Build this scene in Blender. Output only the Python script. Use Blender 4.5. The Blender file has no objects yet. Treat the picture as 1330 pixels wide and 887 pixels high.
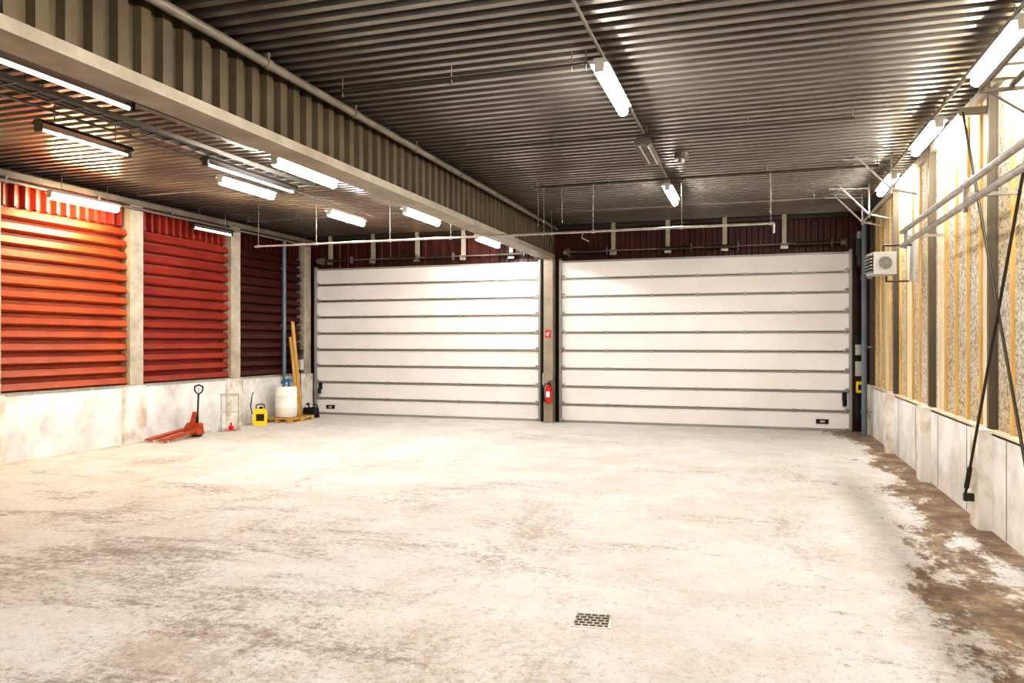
import bpy, math, random
from mathutils import Vector, Matrix
random.seed(7)
sc=bpy.context.scene
try:
    sc.view_settings.view_transform='Standard'
    sc.view_settings.look='High Contrast'
except Exception as e: print(e)

# ------------------------------------------------------------ materials
def _new(name):
    m=bpy.data.materials.new(name); m.use_nodes=True
    nt=m.node_tree; return m,nt,nt.nodes['Principled BSDF']
def mat(name,c,rough=.6,metal=0.,c2=None,scale=3.,lo=.35,hi=.65,bump=0.,bscale=None,stretch=(1,1,1),detail=6):
    m,nt,b=_new(name); N=nt.nodes; L=nt.links
    b.inputs['Base Color'].default_value=(*c,1); b.inputs['Roughness'].default_value=rough; b.inputs['Metallic'].default_value=metal
    if c2 or bump:
        tc=N.new('ShaderNodeTexCoord'); mp=N.new('ShaderNodeMapping'); mp.inputs['Scale'].default_value=stretch
        L.new(tc.outputs['Object'],mp.inputs['Vector'])
    if c2:
        n=N.new('ShaderNodeTexNoise'); n.inputs['Scale'].default_value=scale; n.inputs['Detail'].default_value=detail
        n.inputs['Roughness'].default_value=.65
        L.new(mp.outputs['Vector'],n.inputs['Vector'])
        r=N.new('ShaderNodeValToRGB'); r.color_ramp.elements[0].position=lo; r.color_ramp.elements[1].position=hi
        r.color_ramp.elements[0].color=(*c2,1); r.color_ramp.elements[1].color=(*c,1)
        L.new(n.outputs['Fac'],r.inputs['Fac']); L.new(r.outputs['Color'],b.inputs['Base Color'])
    if bump:
        n2=N.new('ShaderNodeTexNoise'); n2.inputs['Scale'].default_value=bscale or scale*4; n2.inputs['Detail'].default_value=4
        L.new(mp.outputs['Vector'],n2.inputs['Vector'])
        bp=N.new('ShaderNodeBump'); bp.inputs['Strength'].default_value=bump; bp.inputs['Distance'].default_value=.02
        L.new(n2.outputs['Fac'],bp.inputs['Height']); L.new(bp.outputs['Normal'],b.inputs['Normal'])
    return m
def emit(name,c,s):
    m,nt,b=_new(name); b.inputs['Base Color'].default_value=(.9,.9,.9,1)
    b.inputs['Emission Color'].default_value=(*c,1); b.inputs['Emission Strength'].default_value=s
    return m

M_ceil=mat('ceiling_sheet_steel',(.31,.29,.265),.28,.68,c2=(.235,.215,.195),scale=1.0,lo=.3,hi=.7)
M_clad=mat('beam_cladding_steel',(.115,.088,.052),.5,.2,c2=(.08,.06,.038),scale=1.5)
M_flange=mat('painted_beam_steel',(.36,.325,.26),.5,.1,c2=(.26,.225,.175),scale=2)
M_pipe=mat('painted_drain_pipe',(.20,.175,.14),.45,.1,c2=(.14,.12,.095),scale=2)
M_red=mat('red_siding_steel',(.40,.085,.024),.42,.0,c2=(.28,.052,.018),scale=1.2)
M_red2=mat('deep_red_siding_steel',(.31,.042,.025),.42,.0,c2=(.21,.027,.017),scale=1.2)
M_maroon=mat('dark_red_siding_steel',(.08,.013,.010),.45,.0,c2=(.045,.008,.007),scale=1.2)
M_conc=mat('cast_concrete',(.78,.775,.76),.85,0,c2=(.54,.525,.50),scale=1.6,lo=.30,hi=.58,bump=.15,bscale=30,detail=10)
M_conc2=mat('pilaster_concrete',(.75,.725,.68),.85,0,c2=(.44,.37,.28),scale=2.4,lo=.30,hi=.55,bump=.2,bscale=25,detail=10)
M_post=mat('steel_post_paint',(.50,.46,.38),.5,.1,c2=(.36,.32,.25),scale=3)
M_dpost=mat('dark_steel',(.07,.062,.05),.5,.5)
M_col=mat('brown_column_steel',(.15,.125,.09),.5,.2)
M_galv=mat('galvanised_steel',(.52,.51,.48),.38,.6,c2=(.35,.34,.32),scale=8)
M_gcond=mat('grey_conduit',(.20,.185,.165),.5,.3)
M_door=mat('door_white_panel',(.87,.86,.865),.42,0,c2=(.82,.81,.805),scale=.9,bump=.25,bscale=55)
M_alu=mat('door_aluminium_rail',(.36,.36,.345),.4,.25)
M_black=mat('black_rubber',(.015,.015,.015),.6)
M_dark=mat('dark_gap',(.02,.018,.016),.8)
M_wood=mat('pine_timber',(.66,.43,.15),.65,0,c2=(.48,.28,.08),scale=3,stretch=(4,4,.5),detail=8)
M_stud=mat('pine_stud',(.72,.52,.22),.75,0,c2=(.54,.35,.12),scale=3,stretch=(4,4,.4),detail=8)
M_ply=mat('pale_board',(.74,.685,.55),.8,0,c2=(.60,.51,.36),scale=2,stretch=(2,2,.4))
M_orange=mat('orange_paint',(.50,.09,.02),.5,0,c2=(.25,.05,.02),scale=9)
M_rededge=mat('signal_red_paint',(.62,.012,.012),.35)
M_white=mat('white_plastic',(.85,.85,.82),.45)
M_yellow=mat('yellow_plastic',(.85,.60,.01),.45)
M_blue=mat('blue_plastic',(.04,.17,.42),.45)
M_bluepipe=mat('blue_grey_pipe',(.14,.18,.22),.45)
M_greyb=mat('grey_box_plastic',(.50,.50,.48),.5)
M_tube=emit('fluorescent_tube_lit',(1.,.96,.915),98)
M_tubewarm=emit('fluorescent_tube_warm',(1.,.78,.48),105)
M_tubedim=emit('fluorescent_tube_dim',(1.,.93,.85),1.0)
M_tubeoff=mat('tube_glass_off',(.8,.78,.75),.2)
M_house=mat('lamp_housing_enamel',(.50,.49,.47),.4)

def woodwool():
    m,nt,b=_new('wood_wool_board'); N=nt.nodes;L=nt.links
    tc=N.new('ShaderNodeTexCoord')
    n=N.new('ShaderNodeTexNoise'); n.inputs['Scale'].default_value=17; n.inputs['Detail'].default_value=6; n.inputs['Roughness'].default_value=.85
    n.inputs['Distortion'].default_value=1.2
    L.new(tc.outputs['Object'],n.inputs['Vector'])
    r=N.new('ShaderNodeValToRGB'); e=r.color_ramp.elements
    e[0].position=.40; e[0].color=(.20,.17,.13,1); e[1].position=.56; e[1].color=(.70,.68,.62,1)
    L.new(n.outputs['Fac'],r.inputs['Fac'])
    n2=N.new('ShaderNodeTexNoise'); n2.inputs['Scale'].default_value=.9; n2.inputs['Detail'].default_value=5
    L.new(tc.outputs['Object'],n2.inputs['Vector'])
    r2=N.new('ShaderNodeValToRGB'); r2.color_ramp.elements[0].position=.35; r2.color_ramp.elements[0].color=(.90,.80,.62,1)
    r2.color_ramp.elements[1].position=.6; r2.color_ramp.elements[1].color=(1,1,1,1)
    L.new(n2.outputs['Fac'],r2.inputs['Fac'])
    mx=N.new('ShaderNodeMix'); mx.data_type='RGBA'; mx.blend_type='MULTIPLY'; mx.inputs[0].default_value=1
    L.new(r.outputs['Color'],mx.inputs[6]); L.new(r2.outputs['Color'],mx.inputs[7]); L.new(mx.outputs[2],b.inputs['Base Color'])
    b.inputs['Roughness'].default_value=.95; b.inputs['Specular IOR Level'].default_value=.1
    return m
M_ww=woodwool()

def floormat():
    m,nt,b=_new('worn_concrete_floor'); N=nt.nodes;L=nt.links
    tc=N.new('ShaderNodeTexCoord'); P=tc.outputs['Object']
    sep=N.new('ShaderNodeSeparateXYZ'); L.new(P,sep.inputs[0])
    def noise(s,d=8,r=.6,dist=0,st=None):
        n=N.new('ShaderNodeTexNoise'); n.inputs['Scale'].default_value=s; n.inputs['Detail'].default_value=d
        n.inputs['Roughness'].default_value=r; n.inputs['Distortion'].default_value=dist
        if st:
            mp=N.new('ShaderNodeMapping'); mp.inputs['Scale'].default_value=st[:3]; mp.inputs['Rotation'].default_value=(0,0,st[3])
            L.new(P,mp.inputs['Vector']); L.new(mp.outputs['Vector'],n.inputs['Vector'])
        else: L.new(P,n.inputs['Vector'])
        return n.outputs['Fac']
    def M(op,a,b_,clamp=False):
        x=N.new('ShaderNodeMath'); x.operation=op; x.use_clamp=clamp
        for i,v in enumerate((a,b_)):
            if isinstance(v,(int,float)): x.inputs[i].default_value=v
            else: L.new(v,x.inputs[i])
        return x.outputs[0]
    def mr(v,a,b_,c=0.,d=1.):
        x=N.new('ShaderNodeMapRange'); x.interpolation_type='SMOOTHSTEP'; L.new(v,x.inputs[0])
        for i,q in enumerate((a,b_,c,d)): x.inputs[i+1].default_value=q
        return x.outputs[0]
    def mix(f,c1,c2):
        x=N.new('ShaderNodeMix'); x.data_type='RGBA'
        if isinstance(f,float): x.inputs[0].default_value=f
        else: L.new(f,x.inputs[0])
        for i,v in ((6,c1),(7,c2)):
            if isinstance(v,tuple): x.inputs[i].default_value=(*v,1)
            else: L.new(v,x.inputs[i])
        return x.outputs[2]
    X,Y=sep.outputs['X'],sep.outputs['Y']
    near=mr(Y,14.,4.)
    west=mr(X,.5,-5.)
    fine=noise(13,10,.9)
    grit=noise(40,5,.85)
    f0=M('SUBTRACT',fine,.5)
    col=mix(mr(noise(.7,12,.78),.42,.60),(.81,.795,.775),(.73,.695,.65))
    a=M('ADD',noise(.5,15,.76,.25,(1,.6,1,.5)),M('MULTIPLY',near,.05))
    a=M('ADD',a,M('MULTIPLY',f0,.70))
    col=mix(M('MULTIPLY',mr(a,.54,.70),.60),col,(.43,.35,.28))
    a2=M('ADD',noise(.8,15,.78,.3,(.5,1.5,1,-.35)),M('MULTIPLY',M('MULTIPLY',near,west),.11))
    a2=M('ADD',a2,M('MULTIPLY',f0,.75))
    col=mix(M('MULTIPLY',mr(a2,.57,.73),.72),col,(.25,.205,.17))
    a3=M('ADD',noise(2.2,14,.8,.2,(.5,1.,1,.9)),M('MULTIPLY',f0,.5))
    col=mix(M('MULTIPLY',mr(a3,.55,.67),.28),col,(.40,.33,.26))
    col=mix(M('MULTIPLY',mr(fine,.53,.62),.38),col,(.38,.31,.25))
    col=mix(M('MULTIPLY',mr(grit,.53,.65),.46),col,(.34,.29,.23))
    d=M('ADD',M('MULTIPLY',M('SUBTRACT',X,1.70),.15),noise(.9,14,.75,.3,(1,.5,1,0)))
    d=M('ADD',d,M('MULTIPLY',f0,.25))
    d=M('ADD',d,M('MULTIPLY',mr(Y,11.,4.5),.035))
    damp=mr(d,.51,.57)
    damp=M('MULTIPLY',damp,mr(X,-.1,.9))
    damp=M('MULTIPLY',damp,.90)
    col=mix(damp,col,mix(mr(M('ADD',noise(2.5,10,.8),M('MULTIPLY',f0,.4)),.42,.64),(.15,.085,.045),(.42,.30,.19)))
    d2=M('ADD',M('MULTIPLY',M('ADD',X,12.3),-.30),noise(1.3,10,.7))
    col=mix(M('MULTIPLY',mr(d2,.5,.7),.5),col,(.45,.39,.31))
    L.new(col,b.inputs['Base Color'])
    rr=mr(damp,0,1,.85,.55); L.new(rr,b.inputs['Roughness']); b.inputs['Specular IOR Level'].default_value=.25
    bp=N.new('ShaderNodeBump'); bp.inputs['Strength'].default_value=.8; bp.inputs['Distance'].default_value=.03
    L.new(fine,bp.inputs['Height']); L.new(bp.outputs['Normal'],b.inputs['Normal'])
    return m
M_floor=floormat()

# ------------------------------------------------------------ mesh builder
class B:
    def __init__(s): s.v=[];s.f=[];s.m=[];s.sm=[];s.mats=[]
    def mi(s,m):
        if m not in s.mats: s.mats.append(m)
        return s.mats.index(m)
    def add(s,vs,fs,m,smooth=False):
        o=len(s.v); s.v+= [tuple(v) for v in vs]; i=s.mi(m)
        for f in fs: s.f.append([a+o for a in f]); s.m.append(i); s.sm.append(smooth)
    def box(s,a,b,m,rot=None):
        x0,y0,z0=a;x1,y1,z1=b
        vs=[Vector(p) for p in [(x0,y0,z0),(x1,y0,z0),(x1,y1,z0),(x0,y1,z0),(x0,y0,z1),(x1,y0,z1),(x1,y1,z1),(x0,y1,z1)]]
        if rot:
            c=sum(vs,Vector())/8; vs=[rot@(v-c)+c for v in vs]
        s.add(vs,[(0,3,2,1),(4,5,6,7),(0,1,5,4),(1,2,6,5),(2,3,7,6),(3,0,4,7)],m)
    def cyl(s,p0,p1,r,m,n=12,r2=None):
        p0=Vector(p0);p1=Vector(p1);r2=r if r2 is None else r2
        d=(p1-p0).normalized(); u=d.orthogonal().normalized(); w=d.cross(u)
        vs=[];
        for p,rr in((p0,r),(p1,r2)):
            for i in range(n):
                t=2*math.pi*i/n; vs.append(p+u*rr*math.cos(t)+w*rr*math.sin(t))
        s.add(vs,[(i,(i+1)%n,n+(i+1)%n,n+i) for i in range(n)],m,True)
        s.add(vs[:n],[tuple(reversed(range(n)))],m); s.add(vs[n:],[tuple(range(n))],m)
    def path(s,pts,r,m,n=8):
        for a,b in zip(pts,pts[1:]): s.cyl(a,b,r,m,n)
        for p in pts[1:-1]: s.ball(p,r,m)
    def ball(s,c,r,m,n=8,k=5,sz=1):
        prof=[(r*math.sin(math.pi*i/k),-r*sz*math.cos(math.pi*i/k)) for i in range(k+1)]
        s.lathe(prof,c,m,n)
    def lathe(s,prof,c,m,n=24):
        vs=[(c[0]+r*math.cos(2*math.pi*i/n),c[1]+r*math.sin(2*math.pi*i/n),c[2]+z) for r,z in prof for i in range(n)]
        fs=[(k*n+i,k*n+(i+1)%n,(k+1)*n+(i+1)%n,(k+1)*n+i) for k in range(len(prof)-1) for i in range(n)]
        s.add(vs,fs,m,True)
    def prism(s,poly,axis,a,b,m):
        def mk(p,t):
            q=list(p); q.insert(axis,t); return q
        n=len(poly); vs=[mk(p,a) for p in poly]+[mk(p,b) for p in poly]
        s.add(vs,[tuple(range(n)),tuple(reversed(range(n,2*n)))]+[(i,n+i,n+(i+1)%n,(i+1)%n) for i in range(n)],m)
    def sheet(s,prof,axis,a,b,m):
        def mk(p,t):
            q=list(p); q.insert(axis,t); return q
        n=len(prof); vs=[mk(p,a) for p in prof]+[mk(p,b) for p in prof]
        s.add(vs,[(i,i+1,n+i+1,n+i) for i in range(n-1)],m)
    def obj(s,name,loc=None,rz=0,bevel=0,center=True,scale=1):
        me=bpy.data.meshes.new(name)
        off=Vector((0,0,0))
        if loc is None and center:
            xs=[v[0] for v in s.v];ys=[v[1] for v in s.v];zs=[v[2] for v in s.v]
            off=Vector(((min(xs)+max(xs))/2,(min(ys)+max(ys))/2,min(zs)))
        me.from_pydata([tuple((Vector(v)-off)*scale) for v in s.v],[],s.f)
        for m in s.mats: me.materials.append(m)
        for p,i,q in zip(me.polygons,s.m,s.sm): p.material_index=i; p.use_smooth=q
        me.update()
        import bmesh
        bm=bmesh.new(); bm.from_mesh(me); bmesh.ops.recalc_face_normals(bm,faces=bm.faces); bm.to_mesh(me); bm.free()
        o=bpy.data.objects.new(name,me); sc.collection.objects.link(o)
        o.location=off if loc is None else loc; o.rotation_euler=(0,0,rz)
        if bevel:
            md=o.modifiers.new('bevel','BEVEL'); md.width=bevel; md.segments=2; md.limit_method='ANGLE'
        return o

D=20.; XL=-12.7; XR=2.6; Y0=-5.; ZC=5.32; ZT=5.46

# ------------------------------------------------------------ shell
b=B(); b.box((-13.2,Y0-.2,-.2),(3.1,D+.3,0),M_floor); b.obj('floor',center=False)

b=B(); prof=[]; y=Y0-.1; p=.21
while y<D+.1:
    prof+=[(y,ZC),(y+.085,ZC),(y+.10,ZT),(y+.195,ZT)]; y+=p
prof.append((y,ZC))
b.sheet(prof,0,-13.2,3.1,M_ceil)
b.box((-13.2,Y0-.1,ZT+.02),(3.1,y,ZT+.12),M_dark)
b.obj('ceiling',center=False)

DL=(-12.54,-5.54); DR=(-4.98,2.23); DH=4.35
b=B()
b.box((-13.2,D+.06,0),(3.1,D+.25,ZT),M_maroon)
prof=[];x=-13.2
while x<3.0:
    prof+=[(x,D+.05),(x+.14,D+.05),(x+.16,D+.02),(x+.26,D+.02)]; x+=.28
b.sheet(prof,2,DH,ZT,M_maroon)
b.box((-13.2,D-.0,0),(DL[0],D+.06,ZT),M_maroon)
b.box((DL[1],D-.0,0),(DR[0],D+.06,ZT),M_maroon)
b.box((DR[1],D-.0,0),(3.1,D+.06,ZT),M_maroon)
b.obj('wall_back',center=False)
b=B()
for k in range(10):
    xx=.72-1.42*k
    if abs(xx+5.2)<.4 or xx<-12.5: continue
    b.box((xx-.055,D-.12,DH+.12),(xx+.055,D-.03,ZC),M_post)
    b.box((xx-.09,D-.14,DH+.12),(xx+.09,D-.12,DH+.26),M_galv)
b.box((XL+.03,D-.10,ZC-.12),(XR-.02,D-.01,ZC-.02),M_dpost)
b.obj('trim_1',center=False)

b=B(); b.box((-13.2,Y0-.2,0),(3.1,Y0,ZT),M_conc); b.obj('wall_front',center=False)

# left wall
b=B()
b.box((-13.2,Y0,0),(XL,D,1.2),M_conc)
b.box((-13.2,Y0,1.2),(XL-.27,D,ZT),M_maroon)
posts=[13.08-3.28*5+3.28*i for i in range(8)]
for py in posts:
    if py>D-.2: continue
    b.box((XL-.02,py-.36,0),(XL+.07,py+.24,1.22),M_conc2)
    b.box((XL-.24,py-.17,1.2),(XL+.015,py+.2,5.12),M_post)
for pa,pb in zip(posts,posts[1:]+[D]):
    ya,yb=pa+.2,pb-.17
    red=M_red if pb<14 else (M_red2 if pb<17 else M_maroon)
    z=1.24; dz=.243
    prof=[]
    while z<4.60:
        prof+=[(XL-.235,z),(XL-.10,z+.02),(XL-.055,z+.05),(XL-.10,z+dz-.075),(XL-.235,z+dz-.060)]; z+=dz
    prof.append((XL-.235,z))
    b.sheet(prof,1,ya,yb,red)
    pr=[];yy=ya
    while yy<yb-.2:
        pr+=[(XL-.21,yy),(XL-.21,yy+.10),(XL-.10,yy+.13),(XL-.10,yy+.18)]; yy+=.22
    pr.append((XL-.21,yb))
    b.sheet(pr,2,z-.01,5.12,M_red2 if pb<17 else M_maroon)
    b.box((XL-.24,ya,1.19),(XL+.01,yb,1.25),M_galv)
b.box((XL-.24,Y0,5.10),(XL+.04,D,5.22),M_pipe)
b.obj('wall_left',center=False)
b=B(); b.cyl((XL+.10,Y0+.1,5.02),(XL+.10,D-.3,5.02),.03,M_gcond)
for i in range(12): b.box((XL+.045,Y0+1+i*2.,4.98),(XL+.12,Y0+1.05+i*2.,5.11),M_gcond)
b.obj('wall_conduit')

# right wall
b=B()
b.box((XR,Y0,0),(3.1,D,1.12),M_conc)
b.box((XR+.10,Y0,1.12),(3.1,D,ZT),M_ww)
pill=[16.4-3.15*i for i in range(7)]+[19.5]
for py in pill:
    b.box((XR-.14,py-.17,0),(XR+.01,py+.17,1.16),M_conc2)
    b.box((XR+.00,py-.035,1.12),(XR+.014,py+.035,ZC),M_col)
    b.box((XR+.014,py-.01,1.12),(XR+.09,py+.01,ZC),M_col)
    b.box((XR+.085,py-.035,1.12),(XR+.10,py+.035,ZC),M_col)
    b.box((XR+.03,py+.06,1.13),(XR+.10,py+.12,ZC),M_stud)
k=0; y=Y0+.1
while y<D:
    if min(abs(y-q) for q in pill)>.16:
        w=[.05,.04,.06][k%3]
        b.box((XR+.065,y-w/2,1.13),(XR+.105,y+w/2,5.15),M_stud)
    if k%4==1: b.box((XR+.085,y+.03,1.14),(XR+.102,y+.55,5.14),M_ply)
    y+=[.58,.62,.60][k%3]; k+=1
b.box((XR-.0,Y0,1.10),(XR+.1,D,1.15),M_ply)
b.box((XR+.02,Y0,5.12),(XR+.12,D,5.24),M_post)
for q in [Y0+1.6*i for i in range(16)]:
    b.box((XR-.004,q,.02),(XR+.01,q+.014,1.1),M_gcond)
b.obj('wall_right',center=False)

# ------------------------------------------------------------ beam
b=B()
xb=-5.18
prof=[];y=Y0
while y<D-.02:
    prof+=[(xb,y),(xb,y+.11),(xb-.07,y+.135),(xb-.07,y+.235)]; y+=.26
prof.append((xb,D-.02))
b.sheet(prof,2,4.52,ZC,M_clad)
prof2=[(-5.46-(p_[0]-xb),p_[1]) for p_ in prof]
b.sheet(prof2,2,4.52,ZC,M_clad)
b.box((-5.50,Y0,4.41),(-5.12,D-.15,4.44),M_flange)
b.box((-5.34,Y0,4.44),(-5.30,D-.15,ZC),M_flange)
b.box((-5.15,Y0,4.44),(-5.12,D-.15,4.52),M_flange)
b.box((-5.50,Y0,4.44),(-5.47,D-.15,4.52),M_flange)
b.obj('roof_beam',center=False)
b=B(); b.cyl((-5.05,Y0+.1,5.2),(-5.05,D-.25,5.2),.05,M_pipe,16)
y=Y0+.6
while y<D-.3:
    b.cyl((-5.05,y,5.2),(-5.05,y+.1,5.2),.06,M_pipe,16); b.box((-5.07,y+.03,5.22),(-5.03,y+.07,ZC),M_pipe); y+=1.9
b.obj('drain_pipe')

b=B()
cx=-5.24
b.box((cx-.13,D-.42,0),(cx+.13,D-.39,4.40),M_flange)
b.box((cx-.012,D-.39,0),(cx+.012,D-.16,4.40),M_flange)
b.box((cx-.13,D-.16,0),(cx+.13,D-.13,4.40),M_flange)
b.box((cx-.17,D-.45,0),(cx+.17,D-.1,.02),M_galv)
b.obj('steel_column')

# ------------------------------------------------------------ doors
def door(name,x0,x1,side):
    b=B(); n=9; h=DH/n
    yf=D-.10
    b.box((x0+.02,yf+.03,.0),(x1-.02,yf+.06,DH),M_dark)
    for i in range(n):
        z0=i*h+.012; z1=(i+1)*h-.010
        b.box((x0+.03,yf,z0),(x1-.03,yf+.05,z1),M_door)
        if i>0:
            b.box((x0+.03,yf-.018,i*h-.044),(x1-.03,yf,i*h-.012),M_alu)
            b.box((x0+.03,yf-.010,i*h+.006),(x1-.03,yf,i*h+.030),M_galv)
            m=7
            for k in range(m):
                xx=x0+.12+(x1-x0-.24)*k/(m-1)
                b.box((xx-.04,yf-.026,i*h-.050),(xx+.04,yf-.0,i*h+.038),M_galv if k in(0,m-1) else M_alu)
                b.cyl((xx-.05,yf-.030,i*h-.015),(xx+.05,yf-.030,i*h-.015),.010,M_alu,8)
    b.box((x0+.02,yf-.03,0),(x1-.02,yf+.05,.06),M_alu)
    b.box((x0+.02,yf-.02,DH-.05),(x1-.02,yf+.05,DH),M_alu)
    for s,xx in((1,x0),(-1,x1)):
        a,c=sorted((xx-s*.02,xx+s*.04))
        b.box((a,yf-.08,0),(c,yf+.08,DH+.05),M_alu)
        a,c=sorted((xx-s*.06,xx-s*.02))
        b.box((a,yf-.05,0),(c,yf+.08,DH+.05),M_dpost)
        for i in range(n+1):
            b.cyl((xx+s*.01,yf-.09,min(i*h+.06,DH-.02)),(xx+s*.12,yf-.05,min(i*h+.06,DH-.02)),.02,M_galv,8)
    lx=x1-.78 if side>0 else x0+.35
    b.box((lx,yf-.02,.17),(lx+.28,yf,.28),M_black)
    b.box((lx+.09,yf-.03,.20),(lx+.2,yf-.02,.25),M_greyb)
    xx=x1-.14 if side>0 else x0+.16
    b.box((xx-.05,yf-.05,.75),(xx+.05,yf,.95),M_black)
    b.cyl((xx,yf-.08,.62),(xx,yf-.08,.78),.05,M_black,10); b.cyl((xx,yf-.08,.62),(xx,yf-.08,.58),.03,M_galv,10)
    b.obj(name,center=False)
    b=B(); z=DH+.22
    b.cyl((x0+.1,D-.24,z),(x1-.1,D-.24,z),.018,M_gcond,10)
    for c in (.12,.42,.58,.88):
        xx=x0+(x1-x0)*c; b.cyl((xx-.4,D-.24,z),(xx+.4,D-.24,z),.042,M_dpost,12)
        b.box((xx+.42,D-.30,z-.1),(xx+.44,D-.145,z+.1),M_gcond)
    for xx in(x0+.18,x1-.18):
        b.cyl((xx-.05,D-.24,z),(xx+.05,D-.24,z),.08,M_gcond,16); b.box((xx+.06,D-.3,z-.1),(xx+.08,D-.01,z+.1),M_gcond)
    b.obj('door_spring_shaft')
door('door_1',*DL,-1); door('door_2',*DR,1)

# ------------------------------------------------------------ lamps
def lamp(x,y,z,tube,L=1.5,top=ZC,r=.06):
    b=B(); hm=M_dpost if tube is M_tubedim else M_house
    b.prism([(-.10,.0),(.10,.0),(.05,.06),(-.05,.06)],1,-L/2-.04,L/2+.04,hm)
    for s in(-1,1): b.box((-.05,s*(L/2+.02)-.02,-.09),(.05,s*(L/2+.02)+.02,.0),hm)
    b.cyl((0,-L/2,-.06),(0,L/2,-.06),r,tube,14)
    for s in(-1,1): b.cyl((0,s*L*.35,.06),(0,s*L*.35,top-z),.008,M_gcond,6)
    b.obj('fluorescent_lamp',loc=(x,y,z))
for y in(8.65,15.2,2.0,5.05,-1.5): lamp(-1.55,y,5.10,M_tube)  # unseen lamps around and behind the camera are added to brighten the foreground floor
for y in(8.75,12.05,15.4,5.4,2.0,-1.5): lamp(2.34,y,5.10,M_tube)  # last few are out of view, added for a bright near floor
for y in(10.2,14.5,18.6): lamp(-6.6,y,4.82,M_tube,1.6)
lamp(-6.6,5.9,4.82,M_tubedim,1.6,r=.025)
lamp(-6.6,1.5,4.82,M_tube,1.6)  # out of view, added to light the foreground
for y in(11.3,14.7): lamp(-8.5,y,4.92,M_tube,1.4)
lamp(-8.6,8.0,4.92,M_tubedim,1.4,r=.022); lamp(-8.5,1.,4.92,M_tube,1.4)  # last lamp is unseen, added to light the foreground
lamp(XL+.42,11.4,4.90,M_tubewarm); lamp(XL+.42,15.0,4.86,M_tubedim,1.3,r=.03); lamp(XL+.42,7.6,4.9,M_tubewarm); lamp(XL+.42,3.,4.9,M_tubewarm)
lamp(-7.72,10.4,4.86,M_tubedim,2.2,top=.1+4.86,r=.022)
b=B()
b.prism([(-.14,-.02),(.14,-.02),(.09,.07),(-.09,.07)],1,-.65,.65,M_gcond)
for s in(-.06,.06): b.cyl((s,-.62,-.035),(s,.62,-.035),.016,M_tubeoff,10)
for i in range(14): b.box((-.13,-.62+i*.093,-.055),(.13,-.615+i*.093,-.02),M_galv)
for s in(-.4,.4): b.cyl((0,s,.07),(0,s,.13),.008,M_galv,6)
b.obj('louvred_lamp',loc=(-1.55,11.8,5.10))

# ------------------------------------------------------------ conduits
def hang(b,x,y,z): b.cyl((x,y,z),(x,y,ZC),.007,M_gcond,6)
def cond_y(name,x,z,y0,y1,r=.018,m=M_gcond,step=2.2):
    b=B(); b.cyl((x,y0,z),(x,y1,z),r,m,8); y=y0+.3
    while y<y1: hang(b,x,y,z); b.box((x-.03,y-.02,z-.03),(x+.03,y+.02,z+.03),m); y+=step
    b.obj(name)
def cond_x(name,y,z,x0,x1,r=.014,m=M_gcond,step=1.4,drop=.0):
    b=B(); b.cyl((x0,y,z),(x1,y,z),r,m,8); x=x0+.02
    while x<x1: hang(b,x,y,z-drop); x+=step
    hang(b,x1-.02,y,z-drop)
    b.obj(name)
cond_y('ceiling_conduit',-1.55,5.25,Y0+.2,16.6,.02)
cond_y('ceiling_conduit',2.34,5.24,Y0+.2,18.,.025)
cond_y('ceiling_conduit',-8.55,5.12,Y0+.2,16.)
cond_y('ceiling_conduit',-6.6,5.1,Y0+.2,19.)
cond_x('ceiling_conduit',11.05,5.17,-4.3,1.28,r=.018,drop=.05,m=M_dpost)
cond_x('ceiling_conduit',14.0,5.14,-4.0,2.0,r=.018,drop=.05,m=M_dpost)
cond_x('ceiling_conduit',8.0,5.17,-4.7,-1.7,r=.016,drop=.08,m=M_dpost)
cond_x('ceiling_conduit',17.2,5.2,-4.4,1.4)
cond_x('ceiling_conduit',12.6,5.2,-12.2,-5.7)
cond_x('ceiling_conduit',16.2,5.2,-12.2,-5.7)
b=B(); b.cyl((-10.8,14.6,4.33),(.35,14.6,4.33),.025,M_galv,12)
for x in(-10.7,-9.2,-7.4,-6.0,-4.0,-3.0,-1.3,.3): hang(b,x,14.6,4.33); b.cyl((x-.03,14.6,4.33),(x+.03,14.6,4.33),.036,M_galv,12)
b.path([(-3.2,14.6,4.33),(-3.2,14.5,4.2),(-3.05,14.45,4.12)],.012,M_galv)
b.path([(.35,14.6,4.33),(.35,14.6,4.15)],.02,M_galv)
b.obj('compressed_air_pipe')
b=B(); tx=-7.75;tz=4.98
for s in(-.13,.13): b.box((tx+s-.012,1.,tz),(tx+s+.012,12.,tz+.06),M_gcond)
y=1.1
while y<12.: b.box((tx-.13,y-.012,tz),(tx+.13,y+.012,tz+.015),M_gcond); y+=.3
for k,s in enumerate((-.07,-.03,.02,.06)): b.cyl((tx+s,1.,tz+.03),(tx+s,11.9,tz+.03),.015,M_black if k%2 else M_gcond,8)
for y in(1.5,4.,6.5,9.,11.5):
    for s in(-.13,.13): hang(b,tx+s,y,tz)
b.obj('cable_tray')
b=B(); tx=-7.1
b.box((tx-.06,1,5.02),(tx+.06,9.6,5.04),M_gcond)
for s in (-.06,.06): b.box((tx+s-.006,1,5.02),(tx+s+.006,9.6,5.08),M_gcond)
for y in(1.5,4.,6.5,9.): hang(b,tx,y,5.03)
b.obj('cable_tray')
b=B()
for x,y,l in((-4.2,14.9,.75),(-3.7,14.9,.7),(.3,14.9,.7),(-4.6,17.5,.6)):
    b.cyl((x,y,ZC),(x,y,ZC-l),.008,M_gcond,6); b.cyl((x,y,ZC-l),(x,y,ZC-l-.04),.02,M_gcond,8)
b.obj('ceiling_hanger_rods')
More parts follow.
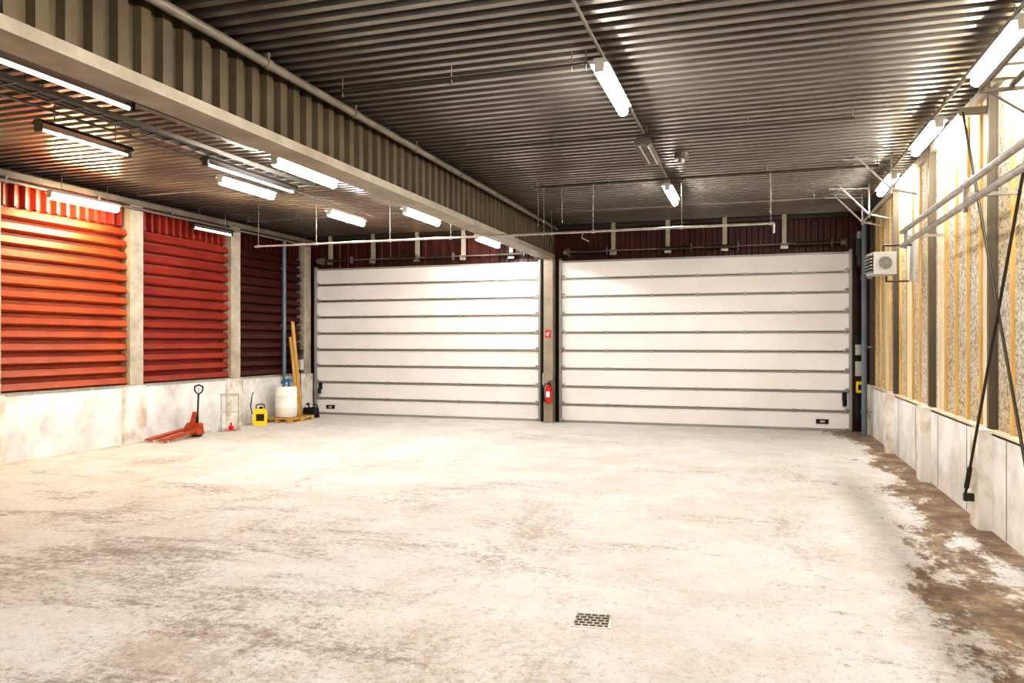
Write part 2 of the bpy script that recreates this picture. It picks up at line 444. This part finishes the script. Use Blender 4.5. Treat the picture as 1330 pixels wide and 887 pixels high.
b=B(); b.cyl((-1.15,12.9,ZC),(-1.15,12.9,ZC-.10),.12,M_gcond,16); b.cyl((-1.15,12.9,ZC-.10),(-1.15,12.9,ZC-.16),.05,M_galv,12); b.obj('smoke_detector')

b=B()
for y in(14.,16.6,17.6):
    b.path([(1.65,y,ZC),(2.2,y,4.72),(2.58,y,4.62)],.022,M_galv)
    b.path([(1.45,y,ZC-.05),(2.2,y,ZC-.08)],.02,M_galv)
    b.path([(2.2,y,ZC),(2.2,y,4.65)],.02,M_galv)
b.path([(2.2,14.,4.70),(2.2,17.6,4.70)],.022,M_galv)
b.obj('pipe_bracket_frame')

b=B()
for z in(3.80,3.60):
    b.cyl((2.1,-2,z),(2.1,12.5,z),.035,M_galv,16); b.ball((2.1,12.5,z),.035,M_galv,12,6)
for y in(12.2,8.95,5.6,2.5,-.6):
    b.box((2.08,y-.03,3.52),(2.12,y+.03,3.88),M_galv); b.box((2.1,y-.025,3.68),(2.60,y+.025,3.72),M_galv)
b.obj('twin_pipe_rail')
b=B(); X=2.40
b.path([(X,10.35,4.95),(X,7.75,.35)],.016,M_dpost); b.path([(X-.03,10.12,.35),(X-.03,7.35,4.98)],.016,M_dpost)
b.cyl((X-.03,10.05,.47),(X-.03,9.9,.72),.028,M_dpost); b.cyl((X,7.85,.53),(X,8.0,.8),.028,M_dpost)
for y,z in((10.35,4.95),(7.35,4.98)): b.box((X-.04,y-.02,z-.05),(XR+.05,y+.02,z+.04),M_col)
for y,z in((10.12,.35),(7.75,.35)): b.box((X-.045,y-.03,z-.05),(XR-.0,y+.03,z+.04),M_dpost)
b.obj('cross_brace')
b=B()
for z in(4.55,):
    for x in(2.05,2.30): b.box((x-.015,3.,z),(x+.015,8.2,z+.05),M_gcond)
    y=3.1
    while y<8.2: b.box((2.05,y-.012,z),(2.30,y+.012,z+.02),M_gcond); y+=.4
    for y in(8.15,6.,4.):
        b.box((2.03,y-.02,z-.03),(XR+.06,y+.02,z),M_gcond); b.path([(2.1,y,z-.02),(2.6,y,z-.4)],.012,M_gcond)
b.obj('cable_tray')

b=B()
b.box((-.22,-.24,-.19),(.14,.24,.19),M_greyb)
b.box((-.235,-.20,-.15),(-.22,.20,.15),M_dark)
for i in range(6): b.box((-.262,-.21,-.15+i*.055),(-.232,.21,-.13+i*.055),M_galv,Matrix.Rotation(.5,3,'Y'))
b.cyl((-.04,-.24,0),(-.04,-.252,0),.14,M_greyb,20); b.cyl((-.04,-.252,0),(-.04,-.255,0),.11,M_gcond,20)
for r_ in(.04,.07,.10):
    b.path([(-.04+r_*math.cos(t*math.pi/6),-.258,r_*math.sin(t*math.pi/6)) for t in range(13)],.004,M_galv,5)
for t in range(3):
    c,s_=math.cos(t*math.pi/3)*.13,math.sin(t*math.pi/3)*.13; b.cyl((-.04-c,-.258,-s_),(-.04+c,-.258,s_),.004,M_galv,5)
b.path([(.0,0,.19),(.0,0,.32),(.45,0,.32)],.018,M_dpost); b.path([(.1,.2,-.19),(.1,.2,-.28),(.46,.2,-.28)],.015,M_dpost)
b.box((.44,-.1,-.3),(.47,.1,.38),M_greyb)
b.obj('fan_heater',loc=(2.12,14.3,3.5),rz=.12,bevel=.004)

b=B(); b.cyl((2.44,19.2,.0),(2.44,19.2,ZC),.06,M_bluepipe,16)
for z in(.5,2.,3.6,4.9): b.cyl((2.44,19.2,z),(2.44,19.2,z+.1),.075,M_bluepipe,16); b.box((2.44,19.18,z+.03),(2.60,19.22,z+.06),M_galv)
b.obj('rainwater_downpipe')
b=B()
b.box((2.32,19.72,1.35),(2.50,19.9,1.7),M_greyb); b.box((2.34,19.70,.95),(2.5,19.9,1.22),M_yellow); b.box((2.37,19.68,1.02),(2.46,19.7,1.14),M_black)
b.box((2.32,19.75,1.85),(2.44,19.9,2.1),M_greyb); b.path([(2.37,19.84,1.7),(2.37,19.84,1.85)],.015,M_black); b.path([(2.40,19.84,2.1),(2.40,19.84,4.1)],.015,M_black)
b.path([(2.4,19.84,.95),(2.4,19.84,.3),(2.37,19.84,.2)],.012,M_black); b.box((2.31,19.9,.3),(2.5,19.99,2.3),M_dpost)
b.obj('door_control_box')
b=B()
b.box((2.31,19.6,4.25),(2.52,19.97,4.62),M_dpost); b.cyl((2.42,19.7,4.0),(2.42,19.7,4.27),.09,M_dpost,16); b.cyl((2.42,19.7,3.95),(2.42,19.7,4.0),.07,M_black,16)
b.box((2.36,19.7,4.62),(2.46,19.97,4.8),M_galv)
b.obj('door_motor')

b=B()
yy=D-.43
b.box((-5.31,yy-.01,2.28),(-5.17,yy,2.48),M_rededge)
b.box((-5.255,yy-.013,2.31),(-5.225,yy-.01,2.41),M_white); b.box((-5.25,yy-.013,2.41),(-5.23,yy-.01,2.43),M_white)
b.prism([(-5.23,2.42),(-5.20,2.44),(-5.195,2.37),(-5.205,2.37),(-5.21,2.42)],1,yy-.013,yy-.01,M_white)
b.prism([(-5.29,2.37),(-5.275,2.42),(-5.27,2.41),(-5.275,2.33),(-5.285,2.33)],1,yy-.013,yy-.01,M_white)
b.obj('fire_extinguisher_sign')
b=B()
b.lathe([(0,0),(.07,.0),(.085,.02),(.085,.36),(.075,.41),(.03,.45),(.025,.48),(0,.48)],(0,0,0),M_rededge,20)
b.cyl((0,0,.47),(0,0,.53),.025,M_black,10); b.box((-.02,-.02,.53),(.10,.02,.55),M_black); b.box((-.02,-.02,.57),(.11,.02,.585),M_black,Matrix.Rotation(-.25,3,'Y'))
b.path([(0,-.02,.50),(-.08,-.05,.5),(-.12,-.06,.38),(-.115,-.06,.15)],.012,M_black); b.cyl((-.115,-.06,.15),(-.115,-.06,.02),.012,M_black,10,.028)
b.box((-.05,-.088,.15),(.05,-.08,.3),M_white)
b.box((-.03,.06,.1),(.03,.108,.5),M_dpost)
b.obj('fire_extinguisher',loc=(-5.19,D-.54,.55))
b=B()
b.box((-5.46,D-.2,1.0),(-5.39,D-.03,1.32),M_greyb); b.box((-5.46,D-.21,.85),(-5.40,D-.03,.97),M_black); b.path([(-5.43,D-.1,1.32),(-5.43,D-.1,3.9)],.013,M_gcond)
b.path([(-5.43,D-.1,.85),(-5.43,D-.1,.3)],.012,M_black)
b.obj('door_switch_box')

# ------------------------------------------------------------ floor drain: frame with staggered slots
b=B(); g=.14
b.box((-g,-g,0),(g,g,.003),M_dark)
for s in(-1,1):
    b.box((-g-.01,s*g-.008,0),(g+.01,s*g+.008,.009),M_conc2); b.box((s*g-.008,-g,0),(s*g+.008,g,.009),M_conc2)
for i in range(1,5):
    y=-g+i*2*g/5; b.box((-g,y-.009,.002),(g,y+.009,.008),M_post)
for j in range(5):
    ya=-g+j*2*g/5
    for i in range(0,5):
        x=-g+(i+.5*(j%2)+.25)*2*g/5
        if x<g-.02: b.box((x-.007,ya,.002),(x+.007,ya+2*g/5,.0075),M_post)
b.obj('floor_drain_grate',loc=(-1.2,5.8,0),rz=.12)

# ------------------------------------------------------------ objects in left corner
b=B()
for s in(-.19,.19):
    b.prism([(0,.16),(0,.20),(1.08,.09),(1.15,.06),(1.15,.05),(.95,.05),(.2,.13)],1,s-.08,s+.08,M_orange)
    b.cyl((.98,s-.05,.04),(.98,s+.05,.04),.04,M_white,14)
b.prism([(-.20,.06),(.06,.06),(.04,.20),(-.08,.32),(-.15,.32)],1,-.20,.20,M_orange)
b.prism([(-.02,.2),(.05,.2),(-.09,.58),(-.14,.58)],1,-.05,.05,M_orange)
b.cyl((-.17,0,.1),(-.17,0,.48),.045,M_black,14)
for s in(-.08,.08): b.cyl((-.17,s-.03,.09),(-.17,s+.03,.09),.09,M_black,18)
b.path([(-.2,0,.46),(-.23,0,.98)],.020,M_black)
b.path([(-.23,0,.98),(-.235,-.11,1.06),(-.24,-.12,1.17),(-.245,0,1.21),(-.24,.12,1.17),(-.235,.11,1.06),(-.23,0,.98)],.017,M_black)
b.path([(-.23,0,1.0),(-.24,0,1.15)],.012,M_galv)
b.obj('pallet_jack',loc=(-12.20,14.2,0),rz=-math.pi/2-.02,scale=.97)

b=B()
for x in(-.2,.2):
    b.path([(x,0,.02),(x,0,.85),(x,-.05,.9),(x,-.2,.9)],.010,M_galv); b.path([(x,-.3,.02),(x,0,.02)],.010,M_galv); b.path([(x,-.3,.02),(x,0,.45)],.008,M_galv)
for z in(.05,.45,.85): b.cyl((-.2,0,z),(.2,0,z),.008,M_galv,8)
b.cyl((-.2,-.2,.9),(.2,-.2,.9),.01,M_galv,8); b.cyl((-.2,-.3,.02),(.2,-.3,.02),.01,M_galv,8)
for x in(-.23,.23): b.cyl((x-.015,0,.06),(x+.015,0,.06),.06,M_greyb,14)
b.cyl((.05,-.12,.01),(.05,-.12,.12),.06,M_rededge,12); b.cyl((.05,-.12,.12),(.05,-.12,.2),.02,M_rededge,10)
b.path([(-.1,-.1,.03),(0,-.25,.03),(.15,-.22,.03),(.18,-.05,.03)],.012,M_rededge)
b.obj('hand_trolley',loc=(-12.22,15.55,0),rz=.5)

b=B()
b.prism([(-.15,0),(.15,0),(.17,.03),(.17,.36),(.12,.43),(-.12,.43),(-.17,.36),(-.17,.03)],1,-.11,.11,M_yellow)
b.cyl((.02,0,.43),(.02,0,.48),.045,M_black,14)
b.path([(-.1,0,.42),(-.1,0,.52),(.0,0,.55),(.1,0,.52),(.1,0,.42)],.014,M_black)
b.box((-.1,-.115,.12),(.1,-.11,.3),M_black)
b.path([(-.19,-.05,.3),(-.24,-.08,.5),(-.2,-.05,.78),(-.17,0,.85)],.012,M_black); b.cyl((-.22,-.06,.05),(-.2,-.05,.8),.01,M_galv,8)
b.obj('sprayer_canister',loc=(-12.22,16.75,0),rz=.6,bevel=.012)

b=B()
for i in range(5): b.box((-.4,-.6+i*.27,.1),(.4,-.6+i*.27+.12,.122),M_wood)
for x in(-.4,-.05,.3):
    b.box((x,-.6,.078),(x+.1,.6,.1),M_wood); b.box((x,-.6,0),(x+.1,.6,.018),M_wood)
    for y in(-.6,-.07,.46): b.box((x,y,.018),(x+.1,y+.14,.078),M_wood)
b.obj('wooden_pallet',loc=(-12.12,17.9,0))
b=B()
b.lathe([(0,0),(.26,0),(.285,.03),(.285,.25),(.295,.27),(.295,.30),(.285,.32),(.285,.55),(.295,.57),(.295,.60),(.285,.62),(.285,.78),(.26,.83),(.24,.84),(.24,.82),(0,.82)],(0,0,0),M_white,32)
b.cyl((.08,0,.82),(.08,0,.88),.04,M_blue,14); b.cyl((.08,0,.86),(.08,0,1.05),.03,M_blue,12); b.box((-.05,-.05,.95),(.15,.05,1.03),M_blue)
b.path([(.02,0,1.0),(-.12,0,.98),(-.16,0,.9)],.014,M_blue); b.cyl((-.12,.05,.82),(-.12,.05,.86),.04,M_blue,14)
b.obj('plastic_drum',loc=(-12.12,17.75,.122))
b=B()
b.lathe([(0,0),(.14,0),(.145,.02),(.12,.26),(.06,.30),(0,.30)],(0,0,0),M_black,20)
b.path([(.12,0,.06),(.28,0,.22),(.36,0,.32)],.02,M_black); b.cyl((.36,0,.32),(.40,0,.36),.02,M_black,12,.05)
b.path([(-.13,0,.1),(-.24,0,.2),(-.2,0,.34),(-.04,0,.38),(.06,0,.28)],.014,M_black)
b.obj('watering_can',loc=(-12.0,18.95,0),rz=2.6)
b=B(); b.lathe([(0,0),(.16,0),(.17,.02),(.17,.22),(.16,.24),(0,.24)],(0,0,0),M_black,20)
b.path([(-.16,0,.22),(-.1,0,.36),(.1,0,.36),(.16,0,.22)],.01,M_galv)
b.obj('plastic_bucket',loc=(-12.4,19.3,0))
def plank(b,p0,p1,w,t,m):
    p0=Vector(p0);p1=Vector(p1);d=(p1-p0).normalized(); u=Vector((0,1,0)); u=(u-d*u.dot(d)).normalized(); n=d.cross(u)
    vs=[p+u*w/2*a+n*t/2*c for p in(p0,p1) for a,c in((-1,-1),(1,-1),(1,1),(-1,1))]
    b.add(vs,[(0,1,2,3),(7,6,5,4),(0,4,5,1),(1,5,6,2),(2,6,7,3),(3,7,4,0)],m)
b=B(); plank(b,(-12.38,18.85,.02),(-12.66,18.85,2.75),.14,.03,M_wood); plank(b,(-12.36,18.7,.02),(-12.64,18.70,2.3),.10,.03,M_wood)
b.obj('leaning_plank')
b=B(); b.cyl((XL+.1,18.35,1.25),(XL+.1,18.35,5.0),.055,M_bluepipe,14); b.cyl((XL+.1,18.35,0),(XL+.1,18.35,1.25),.045,M_bluepipe,14)
for z in(1.0,2.6,4.2): b.box((XL,18.32,z),(XL+.1,18.38,z+.05),M_galv)
b.obj('water_pipe')
b=B()
for a,c,z0,z1,m in((19.05,19.22,1.35,1.65,M_greyb),(19.05,19.2,1.8,1.95,M_dpost)):
    b.box((XL+.07,a,z0),(XL+.17,c,z1),m)
b.box((XL+.015,19.05,1.3),(XL+.07,19.22,2.0),M_dpost)
b.path([(XL+.12,19.12,1.95),(XL+.12,19.12,4.9)],.014,M_gcond); b.path([(XL+.12,19.12,1.35),(XL+.12,19.12,.6)],.012,M_black)
b.obj('electric_socket_box')

# ------------------------------------------------------------ camera & world
w=bpy.data.worlds.new('world'); sc.world=w; w.use_nodes=True
w.node_tree.nodes['Background'].inputs[0].default_value=(.9,.95,1,1); w.node_tree.nodes['Background'].inputs[1].default_value=.3
cd=bpy.data.cameras.new('camera'); cam=bpy.data.objects.new('camera',cd); sc.collection.objects.link(cam)
cam.location=(0,0,2.175); cam.rotation_euler=(math.pi/2,0,math.atan(314/983)); cd.sensor_width=36; cd.lens=983/1330*36; cd.clip_end=200
sc.camera=cam
